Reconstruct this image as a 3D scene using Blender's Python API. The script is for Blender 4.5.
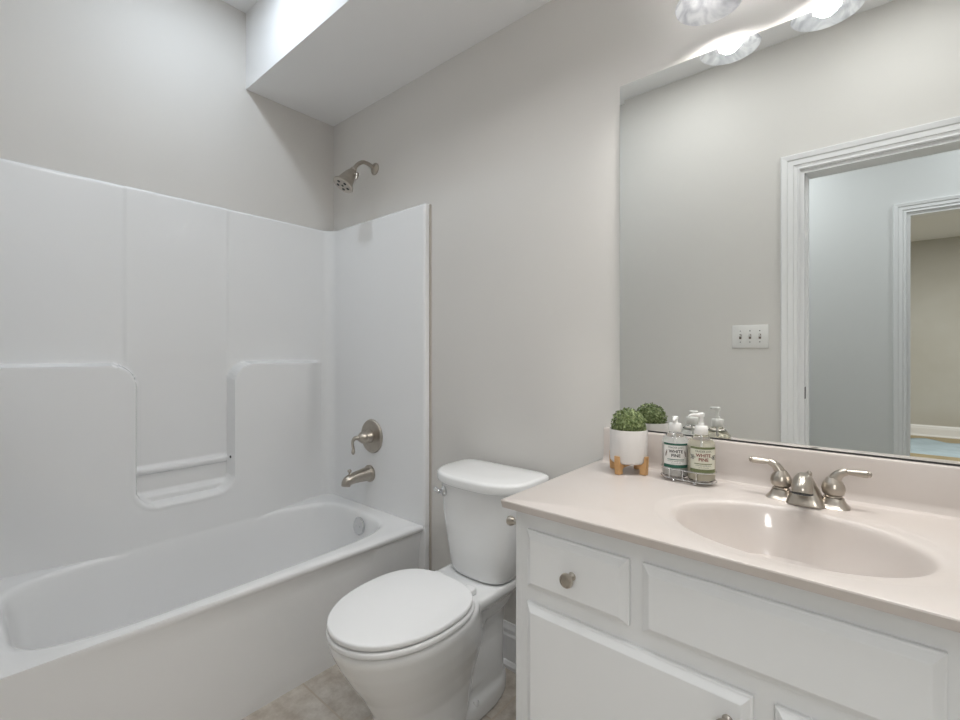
import bpy, bmesh, math, random
from mathutils import Vector, Matrix
random.seed(7)
PI = math.pi
D = bpy.data
for o in list(D.objects):
    D.objects.remove(o)
S = bpy.context.scene
C = S.collection

# ------------------------------------------------------------------ camera, world, exposure
cam_d = D.cameras.new('camera')
cam = D.objects.new('camera', cam_d)
C.objects.link(cam)
cam.location = (2.25, -1.40, 1.187)
cam.rotation_euler = (PI / 2, 0, math.radians(40.3))
cam_d.sensor_width = 36
cam_d.lens = 36 * 456 / 960
cam_d.shift_y = -7 / 960
cam_d.clip_start = 0.02
S.camera = cam

w = D.worlds.new('world')
S.world = w
w.use_nodes = True
w.node_tree.nodes['Background'].inputs[0].default_value = (0.8, 0.85, 0.9, 1)
w.node_tree.nodes['Background'].inputs[1].default_value = 0.3

S.view_settings.view_transform = 'Standard'
S.view_settings.look = 'None'
S.view_settings.gamma = 1
S.view_settings.exposure = 0.60
S.view_settings.use_curve_mapping = False

E_TUB, C_TUB = 2.45, (0.78, 0.89, 1.0)      # ceiling light over the bath
E_ROOM_FILL, C_ROOM_FILL = 2.5, (0.95, 0.98, 1.0)    # unseen fill lights added at the room ceiling
E_BULB, C_BULB = 7.0, (1.0, 0.975, 0.94)     # bulbs of the vanity light
E_HALL_FILL, C_HALL_FILL = 6.8, (0.90, 0.96, 1.0)  # added hall lights, out of view, to brighten the hall and doorway
E_FAR_FILL, C_FAR_FILL = 58.0, (1.0, 0.985, 0.95)  # added light, out of view, that brightens the far room

# ------------------------------------------------------------------ materials
def mat(name, col, rough=0.5, metal=0.0, noise=0.0, nscale=8.0, bump=0.0, bscale=200.0, col2=None, coat=0.0,
        trans=0.0, ior=1.45, sss=0.0, emis=0.0, detail=4.0, spec=0.5, rvar=0.0):
    m = D.materials.new(name)
    m.use_nodes = True
    nt = m.node_tree
    N, L = nt.nodes, nt.links
    b = N['Principled BSDF']
    b.inputs['Base Color'].default_value = (*col, 1)
    b.inputs['Roughness'].default_value = rough
    b.inputs['Metallic'].default_value = metal
    b.inputs['Coat Weight'].default_value = coat
    b.inputs['Coat Roughness'].default_value = 0.06
    b.inputs['Transmission Weight'].default_value = trans
    b.inputs['IOR'].default_value = ior
    b.inputs['Specular IOR Level'].default_value = spec
    if sss:
        b.inputs['Subsurface Weight'].default_value = sss
        b.inputs['Subsurface Radius'].default_value = (0.01, 0.01, 0.01)
    if emis:
        b.inputs['Emission Color'].default_value = (*col, 1)
        b.inputs['Emission Strength'].default_value = emis
    tc = N.new('ShaderNodeTexCoord')
    if noise or col2:
        n = N.new('ShaderNodeTexNoise')
        n.inputs['Scale'].default_value = nscale
        n.inputs['Detail'].default_value = detail
        L.new(tc.outputs['Object'], n.inputs['Vector'])
        r = N.new('ShaderNodeValToRGB')
        r.color_ramp.elements[0].position = 0.3
        r.color_ramp.elements[1].position = 0.7
        c2 = col2 if col2 else tuple(c * (1 - noise) for c in col)
        r.color_ramp.elements[0].color = (*c2, 1)
        r.color_ramp.elements[1].color = (*col, 1)
        L.new(n.outputs['Fac'], r.inputs['Fac'])
        L.new(r.outputs['Color'], b.inputs['Base Color'])
    if bump:
        n2 = N.new('ShaderNodeTexNoise')
        n2.inputs['Scale'].default_value = bscale
        n2.inputs['Detail'].default_value = 3
        L.new(tc.outputs['Object'], n2.inputs['Vector'])
        bp = N.new('ShaderNodeBump')
        bp.inputs['Strength'].default_value = bump
        bp.inputs['Distance'].default_value = 0.002
        L.new(n2.outputs['Fac'], bp.inputs['Height'])
        L.new(bp.outputs['Normal'], b.inputs['Normal'])
    return m

M = {}
M['wall'] = mat('wall_paint', (0.735, 0.712, 0.68), 0.6, noise=0.02, nscale=2, bump=0.12, bscale=350)
M['hallwall'] = mat('hall_paint', (0.74, 0.745, 0.74), 0.6, noise=0.02, nscale=2, bump=0.1, bscale=350)
M['farwall'] = mat('far_room_paint', (0.50, 0.48, 0.43), 0.7, col2=(0.56, 0.55, 0.51), nscale=1.6, detail=5)
M['ceil'] = mat('ceiling_paint', (0.93, 0.925, 0.92), 0.75, noise=0.015, nscale=2, bump=0.1, bscale=400)
M['white'] = mat('trim_paint', (0.88, 0.88, 0.885), 0.35, noise=0.01, nscale=3)
M['cab'] = mat('cabinet_paint', (0.84, 0.845, 0.85), 0.38, noise=0.015, nscale=4, bump=0.03, bscale=120)
M['acryl'] = mat('white_acrylic', (0.90, 0.90, 0.90), 0.22, noise=0.008, nscale=3, coat=0.35)
M['china'] = mat('vitreous_china', (0.88, 0.88, 0.875), 0.16, noise=0.01, nscale=4, coat=0.5)
M['seat'] = mat('toilet_seat_plastic', (0.88, 0.88, 0.88), 0.25, noise=0.01, nscale=5)
M['counter'] = mat('cultured_marble', (0.62, 0.570, 0.540), 0.30, col2=(0.60, 0.538, 0.495), nscale=5, detail=6, coat=0.15)
M['nickel'] = mat('brushed_nickel', (0.50, 0.455, 0.40), 0.28, metal=1, noise=0.12, nscale=60)
M['chrome'] = mat('chrome', (0.72, 0.73, 0.74), 0.08, metal=1, noise=0.03, nscale=20)
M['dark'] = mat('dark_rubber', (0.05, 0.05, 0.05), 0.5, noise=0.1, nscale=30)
M['mirror'] = mat('mirror_silver', (0.83, 0.845, 0.83), 0.0, metal=1, noise=0.002, nscale=1)
M['wood'] = mat('bamboo', (0.66, 0.40, 0.19), 0.45, col2=(0.52, 0.29, 0.12), nscale=30)
M['pot'] = mat('white_ceramic', (0.72, 0.69, 0.665), 0.45, noise=0.02, nscale=9)
M['leaf'] = mat('leaf_green', (0.36, 0.42, 0.19), 0.5, col2=(0.05, 0.095, 0.02), nscale=110)
M['glass'] = mat('clear_glass', (0.97, 0.98, 0.97), 0.02, trans=1.0, noise=0.005, nscale=5)
M['soap'] = mat('white_soap', (0.82, 0.80, 0.77), 0.3, noise=0.02, nscale=9)
M['soap2'] = mat('amber_soap', (0.72, 0.66, 0.52), 0.25, noise=0.04, nscale=9)
M['pump'] = mat('white_plastic', (0.84, 0.83, 0.81), 0.3, noise=0.01, nscale=9)
M['label1'] = mat('label_paper', (0.80, 0.79, 0.76), 0.5, noise=0.02, nscale=60)
M['label2'] = mat('label_paper_cream', (0.70, 0.69, 0.58), 0.5, noise=0.03, nscale=60)
M['green'] = mat('label_green', (0.03, 0.12, 0.085), 0.5, noise=0.1, nscale=60)
M['olive'] = mat('label_olive', (0.17, 0.20, 0.09), 0.5, noise=0.1, nscale=60)
M['ink'] = mat('label_ink', (0.03, 0.03, 0.03), 0.5, noise=0.1, nscale=60)
M['redink'] = mat('label_red_ink', (0.22, 0.05, 0.04), 0.5, noise=0.1, nscale=60)
M['cone'] = mat('label_brown_ink', (0.22, 0.16, 0.14), 0.5, noise=0.3, nscale=300)
M['hallfloor'] = mat('hall_floor', (0.44, 0.44, 0.38), 0.6, noise=0.2, nscale=6)
M['farfloor'] = mat('far_floor', (0.42, 0.34, 0.19), 0.5, noise=0.25, nscale=4)
M['cloth'] = mat('blue_cloth', (0.42, 0.52, 0.58), 0.8, noise=0.15, nscale=7, bump=0.5, bscale=30)
M['lens'] = mat('lamp_lens', (1, 0.99, 0.97), 0.4, noise=0.002, emis=3.0)
M['bulb'] = mat('bulb_glow', (1, 0.97, 0.93), 0.4, noise=0.002, emis=16.0)
M['caulk'] = mat('caulk', (0.55, 0.50, 0.44), 0.6, noise=0.1, nscale=20)

def alabaster():
    m = D.materials.new('alabaster_glass'); m.use_nodes = True
    nt = m.node_tree; N, L = nt.nodes, nt.links
    b = N['Principled BSDF']
    tc = N.new('ShaderNodeTexCoord'); n = N.new('ShaderNodeTexNoise')
    n.inputs['Scale'].default_value = 16; n.inputs['Detail'].default_value = 6; n.inputs['Distortion'].default_value = 1.8
    L.new(tc.outputs['Object'], n.inputs['Vector'])
    r = N.new('ShaderNodeValToRGB')
    r.color_ramp.elements[0].position = 0.35; r.color_ramp.elements[1].position = 0.62
    r.color_ramp.elements[0].color = (0.62, 0.63, 0.66, 1); r.color_ramp.elements[1].color = (0.93, 0.94, 0.95, 1)
    L.new(n.outputs['Fac'], r.inputs['Fac']); L.new(r.outputs['Color'], b.inputs['Base Color'])
    b.inputs['Roughness'].default_value = 0.25
    t = N.new('ShaderNodeBsdfTranslucent'); L.new(r.outputs['Color'], t.inputs['Color'])
    mx = N.new('ShaderNodeMixShader'); mx.inputs[0].default_value = 0.75
    L.new(b.outputs[0], mx.inputs[1]); L.new(t.outputs[0], mx.inputs[2])
    L.new(mx.outputs[0], N['Material Output'].inputs['Surface'])
    return m
M['alab'] = alabaster()

def tile():
    m = D.materials.new('floor_tile'); m.use_nodes = True
    nt = m.node_tree; N, L = nt.nodes, nt.links
    b = N['Principled BSDF']
    tc = N.new('ShaderNodeTexCoord'); mp = N.new('ShaderNodeMapping')
    mp.inputs['Location'].default_value = (-1.325 + 0.313 * 8, 0.563 + 0.313 * 16, 0)
    L.new(tc.outputs['Object'], mp.inputs['Vector'])
    br = N.new('ShaderNodeTexBrick'); br.offset = 0; br.squash = 1
    br.inputs['Scale'].default_value = 1; br.inputs['Mortar Size'].default_value = 0.003
    br.inputs['Mortar Smooth'].default_value = 0.2
    br.inputs['Brick Width'].default_value = 0.313; br.inputs['Row Height'].default_value = 0.313
    br.inputs['Color1'].default_value = (1, 1, 1, 1); br.inputs['Color2'].default_value = (0.86, 0.86, 0.86, 1)
    br.inputs['Mortar'].default_value = (0, 0, 0, 1)
    L.new(mp.outputs[0], br.inputs['Vector'])
    n = N.new('ShaderNodeTexNoise'); n.inputs['Scale'].default_value = 14; n.inputs['Detail'].default_value = 12; n.inputs['Roughness'].default_value = 0.7
    L.new(tc.outputs['Object'], n.inputs['Vector'])
    r = N.new('ShaderNodeValToRGB')
    r.color_ramp.elements[0].position = 0.33; r.color_ramp.elements[1].position = 0.68
    r.color_ramp.elements[0].color = (0.52, 0.45, 0.375, 1); r.color_ramp.elements[1].color = (0.84, 0.79, 0.72, 1)
    L.new(n.outputs['Fac'], r.inputs['Fac'])
    mu = N.new('ShaderNodeMixRGB'); mu.blend_type = 'MULTIPLY'; mu.inputs[0].default_value = 1
    L.new(r.outputs['Color'], mu.inputs[1]); L.new(br.outputs['Color'], mu.inputs[2])
    mx = N.new('ShaderNodeMixRGB'); L.new(br.outputs['Fac'], mx.inputs[0]); L.new(mu.outputs[0], mx.inputs[1])
    mx.inputs[2].default_value = (0.56, 0.48, 0.39, 1)
    L.new(mx.outputs[0], b.inputs['Base Color'])
    b.inputs['Roughness'].default_value = 0.35
    bp = N.new('ShaderNodeBump'); bp.inputs['Strength'].default_value = 0.4; bp.inputs['Distance'].default_value = 0.003; bp.invert = True
    L.new(br.outputs['Fac'], bp.inputs['Height']); L.new(bp.outputs[0], b.inputs['Normal'])
    return m
M['tile'] = tile()

# ------------------------------------------------------------------ helpers
def link(name, bm, m, parent=None, ang=35, smooth=True):
    bmesh.ops.recalc_face_normals(bm, faces=bm.faces)
    a = math.radians(ang)
    for f in bm.faces:
        f.smooth = smooth
    for e in bm.edges:
        if len(e.link_faces) == 2 and e.calc_face_angle(0) > a:
            e.smooth = False
    me = D.meshes.new(name)
    bm.to_mesh(me); bm.free()
    o = D.objects.new(name, me)
    C.objects.link(o)
    me.materials.append(M[m] if isinstance(m, str) else m)
    if parent:
        o.parent = parent
    return o

def tag(o, label, cat=None, group=None):
    o['label'] = label
    if cat: o['category'] = cat
    if group: o['group'] = group
    return o

def struct(name, bm, m, label, cat):
    o = link(name, bm, m, smooth=False)
    o['kind'] = 'structure'
    return tag(o, label, cat)

def empty(name, loc, label, cat, group=None, rz=0):
    o = D.objects.new(name, None); C.objects.link(o)
    o.location = loc; o.rotation_euler = (0, 0, rz); o.empty_display_size = 0.05
    return tag(o, label, cat, group)

def box(bm, x0, x1, y0, y1, z0, z1, bev=0, seg=2):
    r = bmesh.ops.create_cube(bm, size=1)
    vs = r['verts']
    for v in vs:
        v.co = Vector(((x0 + x1) / 2 + v.co.x * (x1 - x0), (y0 + y1) / 2 + v.co.y * (y1 - y0), (z0 + z1) / 2 + v.co.z * (z1 - z0)))
    if bev:
        es = list({e for v in vs for e in v.link_edges})
        bmesh.ops.bevel(bm, geom=es, offset=bev, segments=seg, affect='EDGES', profile=0.5)

def loft(bm, rings, cap0=True, cap1=True, closed=True):
    vr = [[bm.verts.new(p) for p in r] for r in rings]
    n = len(vr[0])
    for a, b in zip(vr, vr[1:]):
        for i in range(n if closed else n - 1):
            j = (i + 1) % n
            try: bm.faces.new((a[i], a[j], b[j], b[i]))
            except ValueError: pass
    if cap0: bm.faces.new(vr[0][::-1])
    if cap1: bm.faces.new(vr[-1])
    return vr

def frame(d):
    d = Vector(d).normalized()
    q = d.to_track_quat('Z', 'Y').to_matrix().to_4x4()
    return q

def lathe(bm, prof, n=32, loc=(0, 0, 0), d=(0, 0, 1), cap0=True, cap1=True):
    mt = Matrix.Translation(Vector(loc)) @ frame(d)
    rings = []
    for r, z in prof:
        r = max(r, 0.0002)
        rings.append([mt @ Vector((r * math.cos(2 * PI * i / n), r * math.sin(2 * PI * i / n), z)) for i in range(n)])
    loft(bm, rings, cap0, cap1)

def smoothpath(pts, k=6):
    """Catmull-Rom through the given points (radius carried as 4th value)"""
    P = [Vector(p) for p in pts]
    P = [P[0]] + P + [P[-1]]
    out = []
    for i in range(1, len(P) - 2):
        a, b, c, d = P[i - 1], P[i], P[i + 1], P[i + 2]
        for j in range(k):
            t = j / k
            out.append(0.5 * ((2 * b) + (c - a) * t + (2 * a - 5 * b + 4 * c - d) * t * t + (3 * b - a - 3 * c + d) * t ** 3))
    out.append(P[-2])
    return out

def tube(bm, pts, r=None, n=12, k=6, cap=True, sy=1.0):
    """pts: (x,y,z,r); sy squashes the section"""
    if r is not None: pts = [(*p, r) for p in pts]
    P = smoothpath(pts, k) if k > 1 else [Vector(p) for p in pts]
    rings = []
    up = None
    for i, p in enumerate(P):
        a = P[max(i - 1, 0)]; b = P[min(i + 1, len(P) - 1)]
        t = Vector((b[0] - a[0], b[1] - a[1], b[2] - a[2])).normalized()
        if up is None:
            up = t.orthogonal().normalized()
            if abs(t.z) < 0.9: up = (Vector((0, 0, 1)) - t * t.z).normalized()
        up = (up - t * up.dot(t)).normalized()
        s = t.cross(up)
        rings.append([Vector(p[:3]) + up * math.cos(2 * PI * j / n) * p[3] * sy + s * math.sin(2 * PI * j / n) * p[3] for j in range(n)])
    loft(bm, rings, cap, cap)

def sgnpow(v, e):
    return math.copysign(abs(v) ** e, v)

def sstep(a, b, x):
    t = min(1, max(0, (x - a) / (b - a)))
    return t * t * (3 - 2 * t)

def NB(): return bmesh.new()

# ------------------------------------------------------------------ room shell
RX, FY, HC = 2.90, -1.43, 2.80          # right wall, door wall, high ceiling
T = 0.12
def shell(name, boxes, m, label, cat):
    bm = NB()
    for b in boxes: box(bm, *b)
    return struct(name, bm, m, label, cat)
shell('wall_left', [(-T, 0, FY - T, T, -0.02, HC)], 'wall', 'painted wall rising above the bathtub surround', 'wall')
shell('wall_back', [(0, RX, 0, T, -0.02, HC)], 'wall', 'greige wall behind the toilet, mirror and shower head', 'wall')
shell('wall_right', [(RX, RX + T, FY - T, T, -0.02, HC)], 'wall', 'greige wall at the right end of the vanity', 'wall')
DX0, DX1, DZ = 1.992, 2.78, 2.114       # doorway in the wall facing the mirror
shell('wall_front', [(0, DX0, FY - T, FY, -0.02, HC), (DX1, RX, FY - T, FY, -0.02, HC), (DX0, DX1, FY - T, FY, DZ, HC)], 'wall', 'greige wall with the open doorway, seen in the mirror', 'wall')
shell('ceiling', [(-T, RX + T, FY - T, T, HC, HC + 0.1)], 'ceil', 'high white ceiling at the top left corner', 'ceiling')
shell('soffit', [(0, RX, -0.466, 0, 2.44, HC)], 'ceil', 'dropped white soffit along the mirror wall', 'soffit')
shell('floor', [(-T, RX + T, FY - T, T, -0.1, 0)], 'tile', 'beige stone-look tile floor', 'floor')
# hall
HY = -2.80
E0, E1 = 2.455, 3.25
shell('hall_wall_mirrored', [(0.6, E0, HY - T, HY, 0, HC), (E1, 4.6, HY - T, HY, 0, HC), (E0, E1, HY - T, HY, 2.125, HC)], 'hallwall', 'pale grey hall wall with a second doorway, seen in the mirror', 'wall')
shell('hall_wall_side', [(0.5, 0.6, HY, FY - T, 0, HC), (4.5, 4.6, HY, FY - T, 0, HC)], 'hallwall', 'end walls of the hall beyond the doorway', 'wall')
shell('hall_wall_near', [(RX + T, 4.5, FY - T, FY, 0, HC)], 'hallwall', 'hall wall beside the bathroom', 'wall')
shell('hall_ceiling', [(0.5, 4.6, HY - T, FY - T, HC, HC + 0.1)], 'ceil', 'white hall ceiling', 'ceiling')
shell('hall_floor', [(0.5, 4.6, HY - T, FY - T, -0.1, 0)], 'hallfloor', 'hall floor beyond the doorway', 'floor')
# far room
GY = -7.7
shell('far_wall_back', [(0.9, 6.1, GY - T, GY, 0, HC)], 'farwall', 'beige patched wall of the far room, seen in the mirror', 'wall')
shell('far_wall_side', [(0.9, 1.0, GY, HY - T, 0, HC), (6.0, 6.1, GY, HY - T, 0, HC)], 'farwall', 'side walls of the far room', 'wall')
shell('far_ceiling', [(0.9, 6.1, GY - T, HY - T, HC, HC + 0.1)], 'ceil', 'white ceiling of the far room', 'ceiling')
shell('far_floor', [(0.9, 6.1, GY - T, HY - T, -0.1, 0)], 'farfloor', 'tan floor of the far room', 'floor')

def baseboard(bm, p0, p1, nrm, h=0.16):
    prof = [(0, 0), (0.026, 0), (0.026, 0.012), (0.018, 0.022), (0.014, 0.024), (0.014, h - 0.045), (0.011, h - 0.036), (0.011, h - 0.022), (0.006, h - 0.008), (0.004, h), (0, h)]
    loft(bm, [[Vector((p[0] + nrm[0] * u, p[1] + nrm[1] * u, v)) for u, v in prof] for p in (p0, p1)])
def bb(name, p0, p1, nrm, label):
    bm = NB(); baseboard(bm, p0, p1, nrm)
    return struct(name, bm, 'white', label, 'baseboard')
bb('baseboard_back', (0.775, 0), (1.61, 0), (0, -1), 'white baseboard behind the toilet')
bb('baseboard_right', (RX, FY), (RX, 0), (-1, 0), 'white baseboard on the right wall')
bb('baseboard_front', (0.80, FY), (DX0 - 0.080, FY), (0, 1), 'white baseboard on the doorway wall')
bb('baseboard_hall', (0.6, HY), (E0 - 0.066, HY), (0, 1), 'white baseboard in the hall')
bb('baseboard_far', (1.0, GY), (6.0, GY), (0, 1), 'white baseboard at the foot of the far room wall')

def casing(name, x0, x1, z, y, sgn, wd, label):
    prof = [(0, 0), (0, 0.010), (0.006, 0.014), (0.012, 0.010), (wd * 0.30, 0.012), (wd * 0.34, 0.017), (wd * 0.62, 0.017), (wd * 0.68, 0.022), (wd * 0.95, 0.026), (wd, 0.022), (wd, 0)]
    bm = NB()
    st = lambda f: [Vector(f(u, t)) for u, t in prof]
    rings = [st(lambda u, t: (x0 - u, y + sgn * t, 0)), st(lambda u, t: (x0 - u, y + sgn * t, z + u)),
             st(lambda u, t: (x1 + u, y + sgn * t, z + u)), st(lambda u, t: (x1 + u, y + sgn * t, 0))]
    loft(bm, rings)
    return struct(name, bm, 'white', label, 'door casing')
casing('trim_1', DX0, DX1, DZ, FY, 1, 0.080, 'wide white moulded casing around the nearer doorway in the mirror')
casing('trim_2', E0, E1, 2.125, HY, 1, 0.067, 'white moulded casing around the farther doorway in the mirror')
bm = NB()
for (a, b, c, zz) in ((DX0, DX1, FY, DZ),):
    box(bm, a, a + 0.018, c - T, c, 0, zz); box(bm, b - 0.018, b, c - T, c, 0, zz); box(bm, a + 0.018, b - 0.018, c - T, c, zz - 0.018, zz)
    box(bm, a + 0.018, a + 0.03, c - T + 0.02, c - 0.045, 0, zz - 0.018)
door_jamb = struct('door_1', bm, 'white', 'white jamb lining of the nearer doorway', 'door frame')
bm = NB(); box(bm, DX0 + 0.018, DX0 + 0.0205, FY - 0.038, FY - 0.004, 0.955, 1.015, 0.0008)
o = link('strike_plate', bm, 'dark', door_jamb); o['label'] = 'dark metal strike plate'
bm = NB()
box(bm, E0, E0 + 0.018, HY - T, HY, 0, 2.125); box(bm, E1 - 0.018, E1, HY - T, HY, 0, 2.125); box(bm, E0 + 0.018, E1 - 0.018, HY - T, HY, 2.107, 2.125)
struct('door_2', bm, 'white', 'white jamb lining of the farther doorway', 'door frame')

# ------------------------------------------------------------------ ceiling lamps: one over the bath, the others added fill
def downlight(x, y, z, energy, col, label, size=0.14, group=None):
    t = empty('recessed_ceiling_light', (x, y, z), label, 'ceiling light', group or 'recessed ceiling lights')
    bm = NB(); lathe(bm, [(size / 2 - 0.004, -0.004), (size / 2, -0.008), (size / 2 + 0.012, -0.005), (size / 2 + 0.016, 0.0), (size / 2 - 0.004, 0.0)], 32, cap0=False, cap1=False)
    link('trim_ring', bm, 'white', t)
    bm = NB(); lathe(bm, [(0.0002, -0.004), (size / 2 - 0.004, -0.004), (size / 2 - 0.004, 0.0)], 32)
    link('lens', bm, 'lens', t)
    ld = D.lights.new('lamp', 'AREA'); ld.shape = 'DISK'; ld.size = size; ld.energy = energy; ld.color = col
    l = D.objects.new('lamp', ld); C.objects.link(l); l.parent = t; l.location = (0, 0, -0.012)
    return t
downlight(0.50, -0.76, HC, E_TUB, C_TUB, 'round recessed ceiling light above the bathtub', 0.10)
downlight(1.50, -0.90, HC, E_ROOM_FILL, C_ROOM_FILL, 'round fill light, added unseen above the middle of the room', 0.34)
downlight(2.40, -0.90, HC, E_ROOM_FILL, C_ROOM_FILL, 'round fill light, added unseen above the open doorway side', 0.34)
downlight(1.6, -2.25, HC, E_HALL_FILL, C_HALL_FILL, 'round fill light, added unseen in the hall ceiling', 0.3)
downlight(3.0, -2.25, HC, E_HALL_FILL * 0.6, C_HALL_FILL, 'round fill light, added unseen in the hall ceiling near the far room', 0.3)
downlight(3.6, -5.2, HC, E_FAR_FILL, C_FAR_FILL, 'round fill light, added unseen in the far room ceiling', 0.5)

# ------------------------------------------------------------------ bathtub and surround
RIM = 0.425
tub = empty('bathtub', (0.4, -0.76, 0), 'white alcove bathtub with moulded shelf surround panels', 'bathtub')
def under(o, p):
    o.parent = p
    o.matrix_parent_inverse = Matrix.Translation(-p.location)
    return o

def holed(center, a, b, n, rect, steps=160):
    """angles and per-angle inner unit outline + scale to the rectangle"""
    cx, cy = center; x0, x1, y0, y1 = rect
    ts = [2 * PI * i / steps for i in range(steps)]
    for X, Y in ((x0 - cx, y0 - cy), (x1 - cx, y0 - cy), (x0 - cx, y1 - cy), (x1 - cx, y1 - cy)):
        k = (abs(Y) / b) / (abs(X) / a)
        ts.append(math.atan2(math.copysign(k ** (n / 2), Y), math.copysign(1, X)) % (2 * PI))
    ts = sorted(set(ts))
    pts = []
    for t in ts:
        px, py = a * sgnpow(math.cos(t), 2 / n), b * sgnpow(math.sin(t), 2 / n)
        s = min((x1 - cx) / px if px > 1e-6 else (x0 - cx) / px if px < -1e-6 else 1e9, (y1 - cy) / py if py > 1e-6 else (y0 - cy) / py if py < -1e-6 else 1e9)
        pts.append((px, py, s))
    return pts

bm = NB()
tc = (0.378, -0.697)
hp = holed(tc, 0.300, 0.599, 4.6, (0.012, 0.765, -1.400, -0.012))
def tring(f, z, taper=True):
    r = []
    for px, py, s in hp:
        k = f(s)
        x, y = tc[0] + px * k, tc[1] + py * k
        if x > 0.5 and taper and k > 1.0001: x += 0.045 * y * min(1, (k - 1) / (s - 1))
        elif x > 0.5 and taper: x += 0.01 * y * (x - 0.5) / 0.2
        r.append(Vector((x, y, z)))
    return r
rings = []
def apron(dx, z):
    R = tring(lambda s: s, z)
    for v, (px, py, s) in zip(R, hp):
        if px > 0 and v.x > 0.60: v.x -= dx / 0.060 * max(0.0, (v.x - 0.705)) * sstep(0.60, 0.70, v.x)
    return R
for dx, z in ((0.060, 0.0), (0.058, 0.03), (0.052, 0.10), (0.040, 0.22), (0.026, 0.34), (0.018, 0.395), (0.006, 0.404), (0.001, 0.411), (0.0, 0.4175), (0.003, 0.4225), (0.008, 0.4248)):
    rings.append(apron(dx, z))
rings.append(tring(lambda s: 1 + (s - 1) * 0.5, RIM))
for k, z in ((1.035, RIM), (1.015, RIM - 0.001), (1.0, RIM - 0.004), (0.988, RIM - 0.011), (0.978, RIM - 0.024), (0.965, RIM - 0.06), (0.94, RIM - 0.15), (0.915, RIM - 0.25), (0.89, RIM - 0.30), (0.84, RIM - 0.335), (0.76, RIM - 0.35), (0.4, RIM - 0.355), (0.05, RIM - 0.357)):
    rings.append(tring(lambda s: k, z))
loft(bm, rings, True, True)
under(link('tub_shell', bm, 'acryl', None, 40), tub)

# surround: plan path with inward normal, displaced by the moulded relief
XL, YP, YE, RC = 0.018, -0.030, -1.400, 0.055
path = []
path.append((0.772, -0.001, 0, -1, 0)); path.append((0.772, -0.018, 0, -1, 0)); path.append((0.7705, -0.026, 0, -1, 0)); path.append((0.766, -0.030, 0, -1, 0))
x = 0.755
while x > XL + RC + 0.01: path.append((x, YP, 0, -1, 0)); x -= 0.02
for i in range(0, 13):
    a = PI / 2 * i / 12
    cx, cy = XL + RC, YP - RC
    path.append((cx - RC * math.sin(a), cy + RC * math.cos(a), math.sin(a), -math.cos(a), 0))
y = YP - RC - 0.006
while y > YE + RC + 0.01: path.append((XL, y, 1, 0, 1)); y -= 0.006
for i in range(0, 9):
    a = PI / 2 * i / 8
    path.append((XL + RC - RC * math.cos(a), YE + RC - RC * math.sin(a), math.cos(a), math.sin(a), 0))
path.append((0.40, YE, 0, 1, 0)); path.append((0.70, YE, 0, 1, 0)); path.append((0.76, YE, 0, 1, 0)); path.append((0.772, YE - 0.008, 0, 1, 0))
def rcorner(u, v, r):
    return math.hypot(max(u + r, 0), max(v + r, 0)) - r + min(max(u, v) + r, 0)
def relief(y, z):
    ztop, yr, yl, zb = 1.143, -0.553, -0.905, 0.578
    dR = rcorner(z - ztop, yr - y, 0.085)
    dL = rcorner(z - ztop, y - yl, 0.085)
    dB = z - zb
    f = 0.07
    def fil(a, b): return max(f, min(a, b)) - math.hypot(max(f - a, 0), max(f - b, 0))
    dd = fil(min(dR, dL), dB)
    m = sstep(0.007, -0.007, dd)
    # protrusion grows away from the corners near the rim
    e = min(-0.085 - y, y + 1.335)
    top = sstep(-0.02, 0.13, min(-0.085 - y, y + 1.46))
    low = sstep(0.0, 0.36, e)
    k = sstep(0.43, 1.0, z)
    amt = top * k + low * (1 - k)
    h = 0.062 * m * amt
    # centre panel, a little proud above the ledge
    h += 0.0045 * sstep(-0.940, -0.930, y) * sstep(-0.550, -0.560, y) * sstep(1.10, 1.20, z)
    # soap shelf lip in the recess
    inside = 1 - m
    if zb - 0.02 < z < 0.80:
        h += 0.018 * sstep(0.690, 0.702, z) * sstep(0.730, 0.716, z) * inside * sstep(yl - 0.01, yl + 0.02, y) * sstep(yr + 0.01, yr - 0.02, y)
        h += 0.022 * sstep(0.622, 0.606, z) * inside
    # raised bead along the lower edge of the recess and down its sides
    h += 0.0022 * math.exp(-((dd + 0.014) / 0.006) ** 2) * sstep(0.80, 0.68, z) * sstep(-0.96, -0.93, y) * sstep(-0.50, -0.53, y)
    h += 0.002 * math.exp(-((z - 1.148) / 0.006) ** 2) * top * (1 if dd < 0.02 else 0)
    return h
ZT = 1.848
def below(z, y):
    # middle of the long wall runs straight down into the basin; towards the corners it tucks behind the ledge
    e = min(-0.085 - y, y + 1.335)
    low = sstep(0.0, 0.36, e)
    return (0.425 - z) * 0.085 * low + 0.004 * sstep(0.425, 0.40, z) * low - 0.014 * (1 - low) * sstep(0.424, 0.38, z)
zs = [0.14, 0.20, 0.26, 0.32, 0.37, 0.40]
z = 0.418
while z < ZT - 0.012: zs.append(z); z += 0.0062
bm = NB()
rings = []
for z in zs:
    rings.append([Vector((p[0] + p[2] * (relief(p[1], z) if p[4] else 0) + (p[4] * below(z, p[1]) if z < 0.425 else 0) - (0.004 if (z < 0.42 and p[0] > 0.74) else 0), min(p[1] + (0.004 if (z < 0.42 and not p[4] and p[1] > -0.5) else 0), -0.002), z)) for p in path])
def toprow(off, z):
    r = []
    for p in path:
        h = relief(p[1], ZT - 0.02) if p[4] else 0
        r.append(Vector((p[0] + p[2] * (h - off) + (-(min(off, 0.006)) if p[0] > 0.76 else 0), min(p[1] - p[3] * -1 * 0 + (-p[3]) * off, -0.0005) if p[1] > -0.5 else p[1] - p[3] * off, z)))
    return r
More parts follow.
